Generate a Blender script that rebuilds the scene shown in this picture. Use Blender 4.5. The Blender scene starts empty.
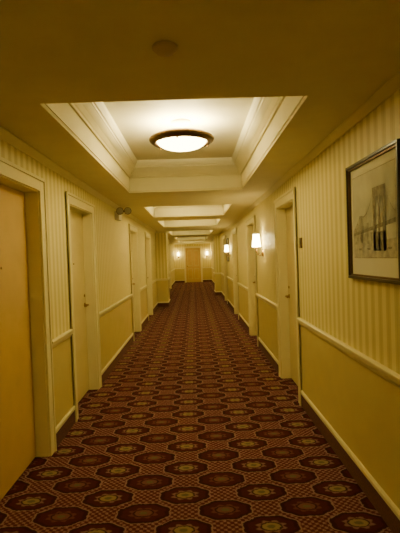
import bpy, bmesh, math
from mathutils import Vector, Matrix, Euler
S=bpy.context.scene
col=S.collection
XL,XR=-1.21,1.05      # side walls
H=2.403               # soffit
TOP=2.79              # tray ceiling
YB,YE=-5.0,27.0
EYE=1.55
RAIL=0.90

# ---------------- materials ----------------
def newmat(name):
    m=bpy.data.materials.new(name); m.use_nodes=True
    nt=m.node_tree; b=nt.nodes['Principled BSDF']
    return m,nt,b
def plain(name,c,rough=.6,metal=0,noise=.06,scale=6,bump=0):
    m,nt,b=newmat(name)
    b.inputs['Roughness'].default_value=rough; b.inputs['Metallic'].default_value=metal
    tc=nt.nodes.new('ShaderNodeTexCoord'); n=nt.nodes.new('ShaderNodeTexNoise'); n.inputs['Scale'].default_value=scale
    n.inputs['Detail'].default_value=4
    nt.links.new(tc.outputs['Object'],n.inputs['Vector'])
    r=nt.nodes.new('ShaderNodeValToRGB')
    r.color_ramp.elements[0].position=.3; r.color_ramp.elements[1].position=.7
    r.color_ramp.elements[0].color=tuple(v*(1-noise) for v in c)+(1,)
    r.color_ramp.elements[1].color=tuple(min(1,v*(1+noise)) for v in c)+(1,)
    nt.links.new(n.outputs['Fac'],r.inputs['Fac']); nt.links.new(r.outputs['Color'],b.inputs['Base Color'])
    if bump:
        n2=nt.nodes.new('ShaderNodeTexNoise'); n2.inputs['Scale'].default_value=120
        nt.links.new(tc.outputs['Object'],n2.inputs['Vector'])
        bp=nt.nodes.new('ShaderNodeBump'); bp.inputs['Strength'].default_value=bump; bp.inputs['Distance'].default_value=.004
        nt.links.new(n2.outputs['Fac'],bp.inputs['Height']); nt.links.new(bp.outputs['Normal'],b.inputs['Normal'])
    return m
def emis(name,c,s):
    m,nt,b=newmat(name)
    b.inputs['Base Color'].default_value=(.8,.75,.6,1)
    b.inputs['Emission Color'].default_value=c+(1,); b.inputs['Emission Strength'].default_value=s
    return m
class N:
    def __init__(s,nt): s.nt=nt
    def m(s,op,a,b=None,c=None):
        n=s.nt.nodes.new('ShaderNodeMath'); n.operation=op
        for i,v in enumerate((a,b,c)):
            if v is None: continue
            if isinstance(v,(int,float)): n.inputs[i].default_value=v
            else: s.nt.links.new(v,n.inputs[i])
        return n.outputs[0]
    def mix(s,f,a,b):
        n=s.nt.nodes.new('ShaderNodeMix'); n.data_type='RGBA'
        if isinstance(f,(int,float)): n.inputs[0].default_value=f
        else: s.nt.links.new(f,n.inputs[0])
        for i,v in ((6,a),(7,b)):
            if isinstance(v,tuple): n.inputs[i].default_value=v+(1,)
            else: s.nt.links.new(v,n.inputs[i])
        return n.outputs[2]
    def lt(s,a,b,w):   # soft step: 1 where a<b
        n=s.nt.nodes.new('ShaderNodeMapRange'); n.interpolation_type='SMOOTHSTEP'
        s.nt.links.new(a,n.inputs[0]); n.inputs[1].default_value=b-w; n.inputs[2].default_value=b+w
        n.inputs[3].default_value=1; n.inputs[4].default_value=0
        return n.outputs[0]

def wallpaper():
    m,nt,b=newmat('striped_wallpaper'); k=N(nt)
    tc=nt.nodes.new('ShaderNodeTexCoord'); sp=nt.nodes.new('ShaderNodeSeparateXYZ')
    nt.links.new(tc.outputs['Object'],sp.inputs[0])
    s=k.m('ADD',sp.outputs[0],sp.outputs[1])
    f=k.m('FRACT',k.m('DIVIDE',s,.104))
    d=k.m('ABSOLUTE',k.m('SUBTRACT',f,.5))
    wide=k.lt(d,.25,.03)
    line=k.lt(k.m('ABSOLUTE',k.m('SUBTRACT',d,.36)),.025,.02)
    c=k.mix(wide,(.63,.535,.17),(.80,.71,.30))
    c=k.mix(line,c,(.73,.64,.25))
    nt.links.new(c,b.inputs['Base Color']); b.inputs['Roughness'].default_value=.5
    return m
def carpet():
    m,nt,b=newmat('medallion_carpet'); k=N(nt)
    tc=nt.nodes.new('ShaderNodeTexCoord'); sp=nt.nodes.new('ShaderNodeSeparateXYZ')
    nz=nt.nodes.new('ShaderNodeTexNoise'); nz.inputs['Scale'].default_value=60
    nt.links.new(tc.outputs['Object'],nz.inputs['Vector'])
    nt.links.new(tc.outputs['Object'],sp.inputs[0])
    j=k.m('MULTIPLY',k.m('SUBTRACT',nz.outputs['Fac'],.5),.020)
    x=k.m('ADD',sp.outputs[0],j)
    y=k.m('SUBTRACT',sp.outputs[1],j)
    PX,PY=.50,.37
    def cell(ox,oy):
        fx=k.m('SUBTRACT',k.m('FRACT',k.m('ADD',k.m('DIVIDE',x,PX),ox)),.5)
        fy=k.m('SUBTRACT',k.m('FRACT',k.m('ADD',k.m('DIVIDE',y,PY),oy)),.5)
        dx=k.m('MULTIPLY',fx,PX*.80); dy=k.m('MULTIPLY',fy,PY*1.25)
        r=k.m('SQRT',k.m('ADD',k.m('MULTIPLY',dx,dx),k.m('MULTIPLY',dy,dy)))
        th=k.m('ARCTAN2',dy,dx)
        return r,th
    rA,tA=cell(.726,.824); rB,tB=cell(.226,.324)
    isA=k.m('LESS_THAN',rA,rB)
    r=k.m('MINIMUM',rA,rB)
    th=k.m('ADD',k.m('MULTIPLY',isA,tA),k.m('MULTIPLY',k.m('SUBTRACT',1,isA),tB))
    rs=k.m('ADD',r,k.m('MULTIPLY',k.m('COSINE',k.m('MULTIPLY',th,8)),.005))
    def tri(v,p):
        return k.m('ABSOLUTE',k.m('SUBTRACT',k.m('FRACT',k.m('DIVIDE',v,p)),.5))
    g=k.m('ADD',tri(k.m('ADD',x,y),.042),tri(k.m('SUBTRACT',x,y),.042))
    RED=(.070,.009,.015); DK=(.034,.005,.009); TAN=(.37,.24,.17); PNK=(.22,.09,.07); GOLD=(.30,.23,.085); OLV=(.15,.13,.055)
    c=k.mix(k.lt(g,.52,.08),(.095,.018,.020),PNK)
    c=k.mix(k.lt(g,.26,.06),c,TAN)
    c=k.mix(k.lt(g,.10,.04),c,(.11,.025,.024))
    c=k.mix(k.lt(rs,.138,.003),c,(.32,.19,.13))
    c=k.mix(k.lt(rs,.130,.003),c,DK)
    c=k.mix(k.lt(rs,.108,.006),c,RED)
    petal=k.m('ADD',r,k.m('MULTIPLY',k.m('COSINE',k.m('MULTIPLY',th,8)),.009))
    pc=k.mix(isA,(.15,.045,.04),(.25,.13,.09))
    c=k.mix(k.lt(petal,.066,.006),c,pc)
    c=k.mix(k.lt(r,.052,.005),c,DK)
    cc=k.mix(isA,(.18,.075,.05),GOLD)
    c=k.mix(k.lt(r,.043,.004),c,cc)
    c=k.mix(k.lt(r,.020,.005),c,OLV)
    n3=nt.nodes.new('ShaderNodeTexNoise'); n3.inputs['Scale'].default_value=220
    nt.links.new(tc.outputs['Object'],n3.inputs['Vector'])
    c=k.mix(k.m('MULTIPLY',n3.outputs['Fac'],.35),c,(.035,.008,.012))
    nt.links.new(c,b.inputs['Base Color']); b.inputs['Roughness'].default_value=.95
    b.inputs['Specular IOR Level'].default_value=.1
    bp=nt.nodes.new('ShaderNodeBump'); bp.inputs['Strength'].default_value=.4; bp.inputs['Distance'].default_value=.004
    nt.links.new(n3.outputs['Fac'],bp.inputs['Height']); nt.links.new(bp.outputs['Normal'],b.inputs['Normal'])
    return m
M_WP=wallpaper(); M_CARP=carpet()
M_DADO=plain('dado_paint',(.64,.52,.17),.5,noise=.03)
M_CEIL=plain('ceiling_paint',(.75,.68,.40),.8,noise=.03,bump=.15)
M_TRAY=plain('tray_paint',(.80,.75,.51),.7,noise=.02)
M_TRIM=plain('trim_enamel',(.81,.73,.38),.35,noise=.02)
M_CBASE=plain('carpet_base',(.13,.045,.032),.95,noise=.3,scale=90)
M_SLAB=plain('door_tan',(.67,.45,.13),.45,noise=.04)
M_SLAB2=plain('door_cream',(.70,.59,.24),.4,noise=.03)
M_BRASS=plain('aged_brass',(.35,.22,.08),.3,1)
M_BRONZE=plain('bronze',(.14,.08,.035),.4,.7)
M_BLK=plain('dark_wood_frame',(.018,.010,.008),.3)
M_WHT=plain('white_plastic',(.75,.70,.58),.4)
M_DOME=emis('lit_glass',(1,.80,.34),26)
M_SHADE=emis('lit_shade',(1,.79,.33),33)
M_LENS=plain('lens_glass',(.6,.6,.55),.1)

# ---------------- mesh helper ----------------
class MB:
    def __init__(s): s.bm=bmesh.new(); s.mats=[]
    def mi(s,m):
        if m not in s.mats: s.mats.append(m)
        return s.mats.index(m)
    def box(s,x0,x1,y0,y1,z0,z1,m):
        i=s.mi(m); v=[s.bm.verts.new((x,y,z)) for x in (x0,x1) for y in (y0,y1) for z in (z0,z1)]
        for f in ((0,1,3,2),(4,6,7,5),(0,4,5,1),(2,3,7,6),(0,2,6,4),(1,5,7,3)):
            s.bm.faces.new([v[j] for j in f]).material_index=i
    def lathe(s,prof,c,m,axis='z',n=40,smooth=True):
        i=s.mi(m); rings=[]
        ax={'z':(Vector((1,0,0)),Vector((0,1,0)),Vector((0,0,1))),
            'x':(Vector((0,1,0)),Vector((0,0,1)),Vector((1,0,0))),
            'y':(Vector((0,0,1)),Vector((1,0,0)),Vector((0,1,0)))}[axis]
        c=Vector(c)
        for r,h in prof:
            if r<1e-6: rings.append([s.bm.verts.new(c+ax[2]*h)])
            else: rings.append([s.bm.verts.new(c+ax[2]*h+(ax[0]*math.cos(2*math.pi*t/n)+ax[1]*math.sin(2*math.pi*t/n))*r) for t in range(n)])
        for a,b in zip(rings,rings[1:]):
            for t in range(n):
                u=(t+1)%n
                if len(a)==1 and len(b)==1: continue
                if len(a)==1: f=s.bm.faces.new((a[0],b[t],b[u]))
                elif len(b)==1: f=s.bm.faces.new((a[t],a[u],b[0]))
                else: f=s.bm.faces.new((a[t],a[u],b[u],b[t]))
                f.material_index=i; f.smooth=smooth
    def tube(s,pts,r,m,n=10):
        i=s.mi(m); pts=[Vector(p) for p in pts]; rings=[]
        for j,p in enumerate(pts):
            d=(pts[min(j+1,len(pts)-1)]-pts[max(j-1,0)]).normalized()
            a=d.orthogonal().normalized() if j==0 else (prev-d*prev.dot(d)).normalized()
            prev=a; b=d.cross(a)
            rings.append([s.bm.verts.new(p+(a*math.cos(2*math.pi*t/n)+b*math.sin(2*math.pi*t/n))*r) for t in range(n)])
        for a,b in zip(rings,rings[1:]):
            for t in range(n):
                f=s.bm.faces.new((a[t],a[(t+1)%n],b[(t+1)%n],b[t])); f.material_index=i; f.smooth=True
        for rg in (rings[0],rings[-1]): s.bm.faces.new(rg).material_index=i
    def prism_y(s,prof,x0,sg,y0,y1,m):
        i=s.mi(m)
        a=[s.bm.verts.new((x0+sg*d,y0,z)) for d,z in prof]; b=[s.bm.verts.new((x0+sg*d,y1,z)) for d,z in prof]
        n=len(prof)
        for t in range(n):
            s.bm.faces.new((a[t],a[(t+1)%n],b[(t+1)%n],b[t])).material_index=i
        s.bm.faces.new(a).material_index=i; s.bm.faces.new(b).material_index=i
    def prism_x(s,prof,y0,sg,x0,x1,m):
        i=s.mi(m)
        a=[s.bm.verts.new((x0,y0+sg*d,z)) for d,z in prof]; b=[s.bm.verts.new((x1,y0+sg*d,z)) for d,z in prof]
        n=len(prof)
        for t in range(n):
            s.bm.faces.new((a[t],a[(t+1)%n],b[(t+1)%n],b[t])).material_index=i
        s.bm.faces.new(a).material_index=i; s.bm.faces.new(b).material_index=i
    def poly(s,pts,m):
        s.bm.faces.new([s.bm.verts.new(p) for p in pts]).material_index=s.mi(m)
    def build(s,name,parent=None,bevel=0):
        bmesh.ops.recalc_face_normals(s.bm,faces=s.bm.faces)
        me=bpy.data.meshes.new(name); s.bm.to_mesh(me); s.bm.free()
        for m in s.mats: me.materials.append(m)
        o=bpy.data.objects.new(name,me); col.objects.link(o)
        if parent: o.parent=parent
        if bevel:
            b=o.modifiers.new('bev','BEVEL'); b.width=bevel; b.segments=2; b.limit_method='ANGLE'
        return o
def empty(name):
    e=bpy.data.objects.new(name,None); col.objects.link(e); return e

# ---------------- layout ----------------
LD=[(2.40,3.60,M_SLAB),(4.22,5.38,M_SLAB2),(8.3,9.46,M_SLAB2),(11.0,12.16,M_SLAB2),(16.6,17.76,M_SLAB2),(21,22.16,M_SLAB2),(-2.6,-1.44,M_SLAB)]
RD=[(4.42,5.54,M_SLAB2),(7.4,8.52,M_SLAB2),(10.6,11.72,M_SLAB2),(14.2,15.32,M_SLAB2),(20,21.12,M_SLAB2),(-1.2,-.08,M_SLAB2)]
LP=(14.0,14.9,.34); RP=(17.4,18.2,.24)
CW=.095; DT=2.12; WT=.2; REC=.10

def gaps(doors,extra,inset):
    ivs=sorted([(a+inset,b-inset) for a,b,_ in doors]+extra); out=[]; y=YB
    for a,b in ivs:
        out.append((y,a)); y=b
    out.append((y,YE)); return out
def side_wall(name,x,sg,doors,pil):
    w=MB(); xo=x-sg*WT; xa,xb=min(x,xo),max(x,xo)
    for a,b in gaps(doors,[],CW):
        w.box(xa,xb,a,b,0,RAIL-.03,M_DADO); w.box(xa,xb,a,b,RAIL-.03,H,M_WP)
    for a,b,_ in doors:
        w.box(xa,xb,a+CW,b-CW,DT,H,M_WP)
        xs=x-sg*(WT+.02); w.box(min(xs,xo),max(xs,xo),a,b,0,DT+.05,M_DADO)
    w.build(name)
    a,b,p=pil; x2=x+sg*p; w=MB()
    w.box(min(x,x2),max(x,x2),a,b,0,RAIL-.03,M_DADO); w.box(min(x,x2),max(x,x2),a,b,RAIL-.03,H,M_WP)
    w.build(name+'_pilaster')
RAILP=[(0,.835),(.012,.835),(.016,.85),(.024,.858),(.026,.878),(.034,.884),(.034,.896),(.028,.90),(0,.90)]
CAPP=[(0,.125),(.016,.125),(.018,.15),(.010,.162),(0,.162)]
CARP=[(0,0),(.013,0),(.013,.125),(0,.125)]
CROWN=[(0,H),(0,H-.055),(.008,H-.055),(.014,H-.045),(.036,H-.018),(.042,H-.010),(.042,H)]
def trims(x,sg,doors,pil,side,n):
    ex=[(pil[0],pil[1])]
    r=MB(); bb=MB(); cr=MB()
    for a,b in gaps(doors,ex,0):
        r.prism_y(RAILP,x,sg,a,b,M_TRIM); bb.prism_y(CARP,x,sg,a,b,M_CBASE); bb.prism_y(CAPP,x,sg,a,b,M_TRIM)
    for a,b in ((YB,pil[0]),(pil[1],YE)): cr.prism_y(CROWN,x,sg,a,b,M_CEIL)
    x2=x+sg*pil[2]
    for mb,P,m in ((r,RAILP,M_TRIM),(bb,CARP,M_CBASE),(bb,CAPP,M_TRIM),(cr,CROWN,M_CEIL)):
        mx=max(q[0] for q in P)
        mb.prism_y(P,x2,sg,pil[0]-mx,pil[1]+mx,m)
        lo,hi=min(x,x2),max(x,x2)
        mb.prism_x(P,pil[0],-1,lo,hi,m); mb.prism_x(P,pil[1],1,lo,hi,m)
    bb.build('baseboard_'+side); r.build('trim_%d'%n); cr.build('trim_%d'%(n+1))
side_wall('wall_left',XL,1,LD,LP); side_wall('wall_right',XR,-1,RD,RP)
trims(XL,1,LD,LP,'left',1); trims(XR,-1,RD,RP,'right',3)
# end wall + back wall
EX0,EX1=-.62,.50   # end door outer casing
ew=MB()
for a,b in ((XL-WT,EX0+CW),(EX1-CW,XR+WT)):
    ew.box(a,b,YE,YE+WT,0,RAIL-.03,M_DADO); ew.box(a,b,YE,YE+WT,RAIL-.03,H,M_WP)
ew.box(EX0+CW,EX1-CW,YE,YE+WT,DT,H,M_WP); ew.box(EX0,EX1,YE+WT,YE+WT+.02,0,DT+.05,M_DADO)
ew.build('wall_end')
bw=MB(); bw.box(XL-WT,XR+WT,YB-.15,YB,0,RAIL-.03,M_DADO); bw.box(XL-WT,XR+WT,YB-.15,YB,RAIL-.03,H,M_WP); bw.build('wall_back')
r=MB(); bb=MB(); cr=MB()
for a,b in ((XL,EX0),(EX1,XR)):
    r.prism_x(RAILP,YE,-1,a,b,M_TRIM); bb.prism_x(CARP,YE,-1,a,b,M_CBASE); bb.prism_x(CAPP,YE,-1,a,b,M_TRIM)
cr.prism_x(CROWN,YE,-1,XL,XR,M_CEIL)
r.build('trim_5'); bb.build('baseboard_end'); cr.build('trim_6')
f=MB(); f.box(XL-WT,XR+WT,YB-.15,YE+WT,-.1,0,M_CARP); f.build('floor')

# ceiling with tray recesses
TX0,TX1=-.80,.65
TR=[(-3.4,-.2),(2.4,5.7),(7.3,9.2),(10.1,12.2),(14.2,17.0),(18.8,21.8),(23.2,25.8)]  # first tray is unseen behind the camera; its lamp is placed for foreground light
c=MB()
c.box(XL-WT,TX0,YB-.15,YE+WT,H,TOP,M_CEIL); c.box(TX1,XR+WT,YB-.15,YE+WT,H,TOP,M_CEIL)
y=YB-.15
for a,b in TR: c.box(TX0,TX1,y,a,H,TOP,M_CEIL); y=b
c.box(TX0,TX1,y,YE+WT,H,TOP,M_CEIL)
c.box(XL-WT,XR+WT,YB-.15,YE+WT,TOP,TOP+.1,M_TRAY)
c.build('ceiling')
P=[(0,2.43),(.006,2.43),(.006,2.59),(.022,2.592),(.026,2.61),(.034,2.62),(.05,2.655),(.085,2.70),(.092,2.705),(.092,2.722),(.105,2.728),(.125,2.765),(.13,TOP)]
tm=MB(); i=tm.mi(M_TRAY)
for a,b in TR:
    loops=[]
    for d,z in P:
        loops.append([tm.bm.verts.new(p) for p in ((TX0+d,a+d,z),(TX1-d,a+d,z),(TX1-d,b-d,z),(TX0+d,b-d,z))])
    for l,m2 in zip(loops,loops[1:]):
        for t in range(4): tm.bm.faces.new((l[t],l[(t+1)%4],m2[(t+1)%4],m2[t])).material_index=i
tm.build('trim_7')

# doors
def lever(mb,x,y,z,sg,dy):
    mb.lathe([(0,0),(.027,0),(.027,sg*.006),(.022,sg*.010),(.011,sg*.012),(.011,sg*.05),(0,sg*.05)],(x,y,z),M_BRASS,'x',20)
    mb.tube([(x+sg*.045,y,z),(x+sg*.05,y+dy*.02,z),(x+sg*.05,y+dy*.07,z+.003),(x+sg*.045,y+dy*.115,z-.004)],.009,M_BRASS)
def side_door(n,x,sg,a,b,mat,hinge_near=True):
    e=empty('door_%d'%n)
    o0,o1=a+CW,b-CW
    k=MB()
    def bx(d0,d1,y0,y1,z0,z1,m=M_TRIM):
        xa,xb=x+sg*d0,x+sg*d1; k.box(min(xa,xb),max(xa,xb),y0,y1,z0,z1,m)
    bx(0,.018,a,o0+.008,0,DT-.008+CW); bx(0,.018,o1-.008,b,0,DT-.008+CW); bx(0,.018,o0+.008,o1-.008,DT-.008,DT-.008+CW)
    bx(0,.028,a,a+.022,0,DT+CW+.004); bx(0,.028,b-.022,b,0,DT+CW+.004); bx(0,.028,a+.022,b-.022,DT+CW-.022,DT+CW+.004)
    bx(-WT,0,o0,o0+.016,0,DT); bx(-WT,0,o1-.016,o1,0,DT); bx(-WT,0,o0+.016,o1-.016,DT-.016,DT)
    k.build('casing',e,.003)
    s=MB(); xs=x-sg*REC; xt=x-sg*(REC+.042)
    s.box(min(xs,xt),max(xs,xt),o0+.019,o1-.019,.012,DT-.019,mat); s.build('slab',e,.003)
    h=MB(); hy=(o1-.085) if hinge_near else (o0+.085); dy=-1 if hinge_near else 1
    lever(h,xs,hy,1.03,sg,dy)
    h.lathe([(0,0),(.016,0),(.016,sg*.008),(0,sg*.010)],(xs,hy,1.14),M_BRASS,'x',16)
    h.lathe([(0,0),(.009,0),(.009,sg*.005),(0,sg*.006)],(xs,(o0+o1)/2,1.52),M_BRASS,'x',14)
    h.build('lever_handle',e)
n=1
for a,b,m in LD: side_door(n,XL,1,a,b,m,a!=2.40); n+=1
for a,b,m in RD: side_door(n,XR,-1,a,b,m); n+=1
# end door (panelled)
e=empty('door_%d'%n); k=MB()
o0,o1=EX0+CW,EX1-CW
for d,zt in ((.018,DT-.008+CW),):
    k.box(EX0,o0+.008,YE-d,YE,0,zt,M_TRIM); k.box(o1-.008,EX1,YE-d,YE,0,zt,M_TRIM); k.box(o0+.008,o1-.008,YE-d,YE,DT-.008,zt,M_TRIM)
k.box(o0,o0+.016,YE,YE+WT,0,DT,M_TRIM); k.box(o1-.016,o1,YE,YE+WT,0,DT,M_TRIM); k.box(o0+.016,o1-.016,YE,YE+WT,DT-.016,DT,M_TRIM)
k.build('casing',e,.003)
s=MB(); ys=YE+.06
s.box(o0+.019,o1-.019,ys,ys+.042,.012,DT-.019,M_SLAB)
xm=(o0+o1)/2
for z0,z1 in ((.2,.85),(1.0,1.95)):
    for x0,x1 in ((o0+.12,xm-.05),(xm+.05,o1-.12)):
        for q in ((x0,x1,z0,z0+.03),(x0,x1,z1-.03,z1),(x0,x0+.03,z0+.03,z1-.03),(x1-.03,x1,z0+.03,z1-.03)):
            s.box(q[0],q[1],ys-.015,ys,q[2],q[3],M_SLAB2)
s.build('slab',e)
h=MB(); h.lathe([(0,0),(.027,0),(.027,-.01),(.012,-.012),(.012,-.04),(.028,-.05),(.028,-.065),(0,-.075)],(o0+.1,ys,1.0),M_BRASS,'y',20); h.build('knob',e)

# ceiling lamps
def dome(x,y):
    e=empty('ceiling_lamp')
    k=MB()
    k.lathe([(0,TOP),(.09,TOP),(.09,TOP-.012),(.07,TOP-.03),(.02,TOP-.035),(.012,TOP-.04),(.012,TOP-.09),(0,TOP-.09)],(x,y,0),M_TRAY)
    zr=TOP-.160
    # stepped bronze rim band
    prof=[(.228,zr+.014),(.240,zr+.026),(.262,zr+.028),(.276,zr+.016),(.288,zr+.012),(.298,zr-.002),(.292,zr-.018),(.276,zr-.026),(.264,zr-.038),(.246,zr-.042),(.232,zr-.030),(.228,zr-.012),(.228,zr+.014)]
    k.lathe(prof,(x,y,0),M_BRONZE,n=56)
    for q in range(3):
        a=q*2*math.pi/3+.4
        k.tube([(x,y,TOP-.085),(x+.245*math.cos(a),y+.245*math.sin(a),zr+.022)],.005,M_BRASS,8)
        k.lathe([(0,zr-.058),(.009,zr-.052),(.012,zr-.042),(0,zr-.028)],(x+.262*math.cos(a),y+.262*math.sin(a),0),M_BRASS,n=12)
    k.build('bronze_ring',e)
    g=MB()
    g.lathe([(.228*math.cos(t*math.pi/20),zr-.012-.085*math.sin(t*math.pi/20)) for t in range(11)],(x,y,0),M_DOME,n=56)
    g.build('glass_bowl',e)
    for dx in (-.11,.11):
        l=bpy.data.lights.new('bulb','POINT'); l.energy=28; l.color=(1,.83,.42); l.shadow_soft_size=.03
        o=bpy.data.objects.new('bulb',l); col.objects.link(o); o.location=(x+dx,y,zr+.005); o.parent=e
for a,b in TR: dome((TX0+TX1)/2,(a+b)/2)

# wall sconces
def sconce(p,nx,ny):
    e=empty('wall_sconce'); p=Vector(p); nrm=Vector((nx,ny,0))
    k=MB(); ax='x' if nx else 'y'; s=nx if nx else ny
    k.lathe([(0,0),(.05,0),(.05,s*.008),(.035,s*.018),(.012,s*.022),(0,s*.03)],p+Vector((0,0,-.19)),M_BRASS,ax,24)
    b=p+Vector((0,0,-.19))
    k.tube([b+nrm*.02,b+nrm*.05+Vector((0,0,-.03)),b+nrm*.085+Vector((0,0,-.02)),b+nrm*.10+Vector((0,0,.02)),b+nrm*.10+Vector((0,0,.08))],.007,M_BRASS)
    c=p+nrm*.10
    k.lathe([(0,-.11),(.025,-.11),(.028,-.10),(.012,-.095),(.011,-.02),(0,-.02)],c,M_BRASS,n=16)
    k.build('bracket',e)
    g=MB()
    g.lathe([(.068,-.09),(.064,-.05),(.056,.02),(.048,.10)],c,M_SHADE,n=28)
    g.build('lamp_shade',e)
for p,nx,ny in (((XR,6.65,1.76),-1,0),((XR,12.7,1.76),-1,0),((-.95,YE,1.76),0,-1),((.80,YE,1.76),0,-1),((XR,-2.6,1.76),-1,0)):  # last sconce is unseen behind the camera and adds foreground light
    sconce(p,nx,ny)

# emergency light, left wall
e=empty('emergency_light'); k=MB()
ey=7.0; ez=2.24
k.box(XL,XL+.07,ey-.14,ey+.14,ez-.07,ez+.07,M_WHT); k.build('battery_box',e,.008)
k=MB()
for dx in (.07,.19):
    k.tube([(XL+.06,ey-.08,ez+.05),(XL+dx+.02,ey-.10,ez+.075)],.012,M_BRONZE)
    c0=Vector((XL+dx+.02,ey-.12,ez+.06))
    k.lathe([(0,.04),(.028,.036),(.05,.0),(.056,-.035),(.056,-.045),(.05,-.045)],c0,M_BRONZE,'y',24)
    k.lathe([(.05,-.043),(.03,-.05),(0,-.053)],c0,M_LENS,'y',24)
k.build('lamp_heads',e)

# smoke detector
k=MB(); k.lathe([(0,H),(.052,H),(.052,H-.008),(.046,H-.014),(.040,H-.016),(.034,H-.026),(.012,H-.030),(0,H-.030)],(-.088,1.80,0),plain('detector_plastic',(.50,.39,.26),.5),n=40)
k.build('smoke_detector')
# room sign
k=MB(); k.box(XR-.012,XR,4.24,4.32,1.60,1.70,M_BRONZE); k.box(XR-.015,XR-.012,4.255,4.305,1.64,1.68,M_BLK); k.build('room_number_sign',None,.003)

# framed picture
def framed(y0,y1,z0,z1,xw):
    e=empty('framed_picture')
    k=MB(); x=xw
    fw=.030
    def fr(y0,y1,z0,z1,w,d0,d1,m):
        k.box(x-d1,x-d0,y0,y1,z0,z0+w,m); k.box(x-d1,x-d0,y0,y1,z1-w,z1,m)
        k.box(x-d1,x-d0,y0,y0+w,z0+w,z1-w,m); k.box(x-d1,x-d0,y1-w,y1,z0+w,z1-w,m)
    fr(y0,y1,z0,z1,fw*.6,0,.03,M_BLK); fr(y0+fw*.6,y1-fw*.6,z0+fw*.6,z1-fw*.6,fw*.4,0,.022,M_BRONZE)
    k.build('frame',e,.002)
    k=MB(); k.box(x-.008,x-.001,y0+fw,y1-fw,z0+fw,z1-fw,plain('mat_board',(.80,.79,.64),.7,noise=.02)); k.build('mat_board',e)
    k=MB()
    W,Hh=(y1-y0),(z1-z0)
    def P(u,v,l): return (x-.008-.0006*l, y1-u*W, z0+v*Hh)
    def pl(pts,l,m): k.poly([P(u,v,l) for u,v in pts],m)
    SKY=plain('print_sky',(.66,.66,.53),.8,noise=.10,scale=9)
    INK=plain('print_ink',(.30,.28,.20),.8,noise=.3,scale=40)
    MID=plain('print_mid',(.43,.41,.30),.8,noise=.3,scale=40)
    LT=plain('print_light',(.53,.51,.39),.8,noise=.25,scale=30)
    L,R_,B_,T_=.10,.90,.19,.88
    pl([(L-.008,B_-.008),(R_+.008,B_-.008),(R_+.008,T_+.008),(L-.008,T_+.008)],1,MID)
    pl([(L,B_),(R_,B_),(R_,T_),(L,T_)],2,SKY)
    pl([(L,B_),(R_,B_),(R_,.33),(L,.30)],3,LT)
    import random; rd=random.Random(3); u=L
    while u<.52:
        w=.02+rd.random()*.025; hh=.38+rd.random()*.10
        pl([(u,.30),(u+w,.30),(u+w,hh),(u,hh)],4,MID if rd.random()<.6 else LT); u+=w
    pl([(L,.375),(R_,.44),(R_,.475),(L,.40)],5,INK)
    def tower(u0,u1,b,t,l,m):
        w=u1-u0; h=t-b
        for a0,a1 in ((0,.2),(.42,.58),(.8,1)): pl([(u0+a0*w,b),(u0+a1*w,b),(u0+a1*w,b+h*.86),(u0+a0*w,b+h*.86)],l,m)
        pl([(u0-.03*w,b+h*.86),(u1+.03*w,b+h*.86),(u1+.03*w,t),(u0-.03*w,t)],l,m)
        pl([(u0,b),(u1,b),(u1,b+h*.30),(u0,b+h*.30)],l,m)
        for a0,a1 in ((.2,.42),(.58,.8)):
            c=(a0+a1)/2
            pl([(u0+a0*w,b+h*.70),(u0+c*w,b+h*.86),(u0+a0*w,b+h*.86)],l,m); pl([(u0+a1*w,b+h*.70),(u0+a1*w,b+h*.86),(u0+c*w,b+h*.86)],l,m)
    tower(.52,.74,.24,.74,7,INK); tower(.24,.30,.31,.54,6,MID)
    def cable(ua,va,ub,vb,sag,l,m,w=.005):
        n=16; q=[]
        for t in range(n+1):
            s=t/n; q.append((ua+(ub-ua)*s,va+(vb-va)*s-sag*4*s*(1-s)))
        for (a,b),(c_,d) in zip(q,q[1:]): pl([(a,b-w),(c_,d-w),(c_,d+w),(a,b+w)],l,m)
        for a,b in q[1:-1:1]:
            base=.39+(a-L)*.088
            if b>base+.01: pl([(a-.0012,base),(a+.0012,base),(a+.0012,b),(a-.0012,b)],l,m)
    cable(.53,.73,.30,.53,.06,6,MID); cable(.73,.73,.90,.52,.03,6,MID); cable(.24,.53,L,.42,.01,6,MID,.004)
    for bu in (.22,.40,.78): pl([(bu,.25),(bu+.05,.25),(bu+.06,.265),(bu-.01,.265)],8,INK)
    k.build('bridge_print',e)
framed(2.17,2.91,1.375,2.10,XR)

def small_pic(y0,y1,z0,z1):
    e=empty('framed_picture'); k=MB(); x=XR; w=.03
    for q in ((y0,y1,z0,z0+w),(y0,y1,z1-w,z1),(y0,y0+w,z0+w,z1-w),(y1-w,y1,z0+w,z1-w)): k.box(x-.025,x,*q,M_BLK)
    k.build('frame',e,.002); k=MB(); k.box(x-.008,x-.001,y0+w,y1-w,z0+w,z1-w,M_WHT); k.box(x-.009,x-.008,y0+.13,y1-.13,z0+.15,z1-.13,M_BRONZE); k.build('print',e)
small_pic(13.1,13.8,1.38,2.08)

w=bpy.data.worlds.new('World'); S.world=w; w.use_nodes=True
w.node_tree.nodes['Background'].inputs[0].default_value=(0,0,0,1)

# camera
cam=bpy.data.cameras.new('camera'); co=bpy.data.objects.new('camera',cam); col.objects.link(co)
cam.sensor_fit='VERTICAL'; cam.sensor_height=36; cam.lens=36*440/533; cam.clip_start=.02
R=Euler((math.pi/2-9.7/440,0,-5.67/440),'XYZ').to_matrix()@Matrix.Rotation(math.radians(-2),3,'Z')
co.matrix_world=Matrix.Translation((0,0,EYE))@R.to_4x4()
S.camera=co
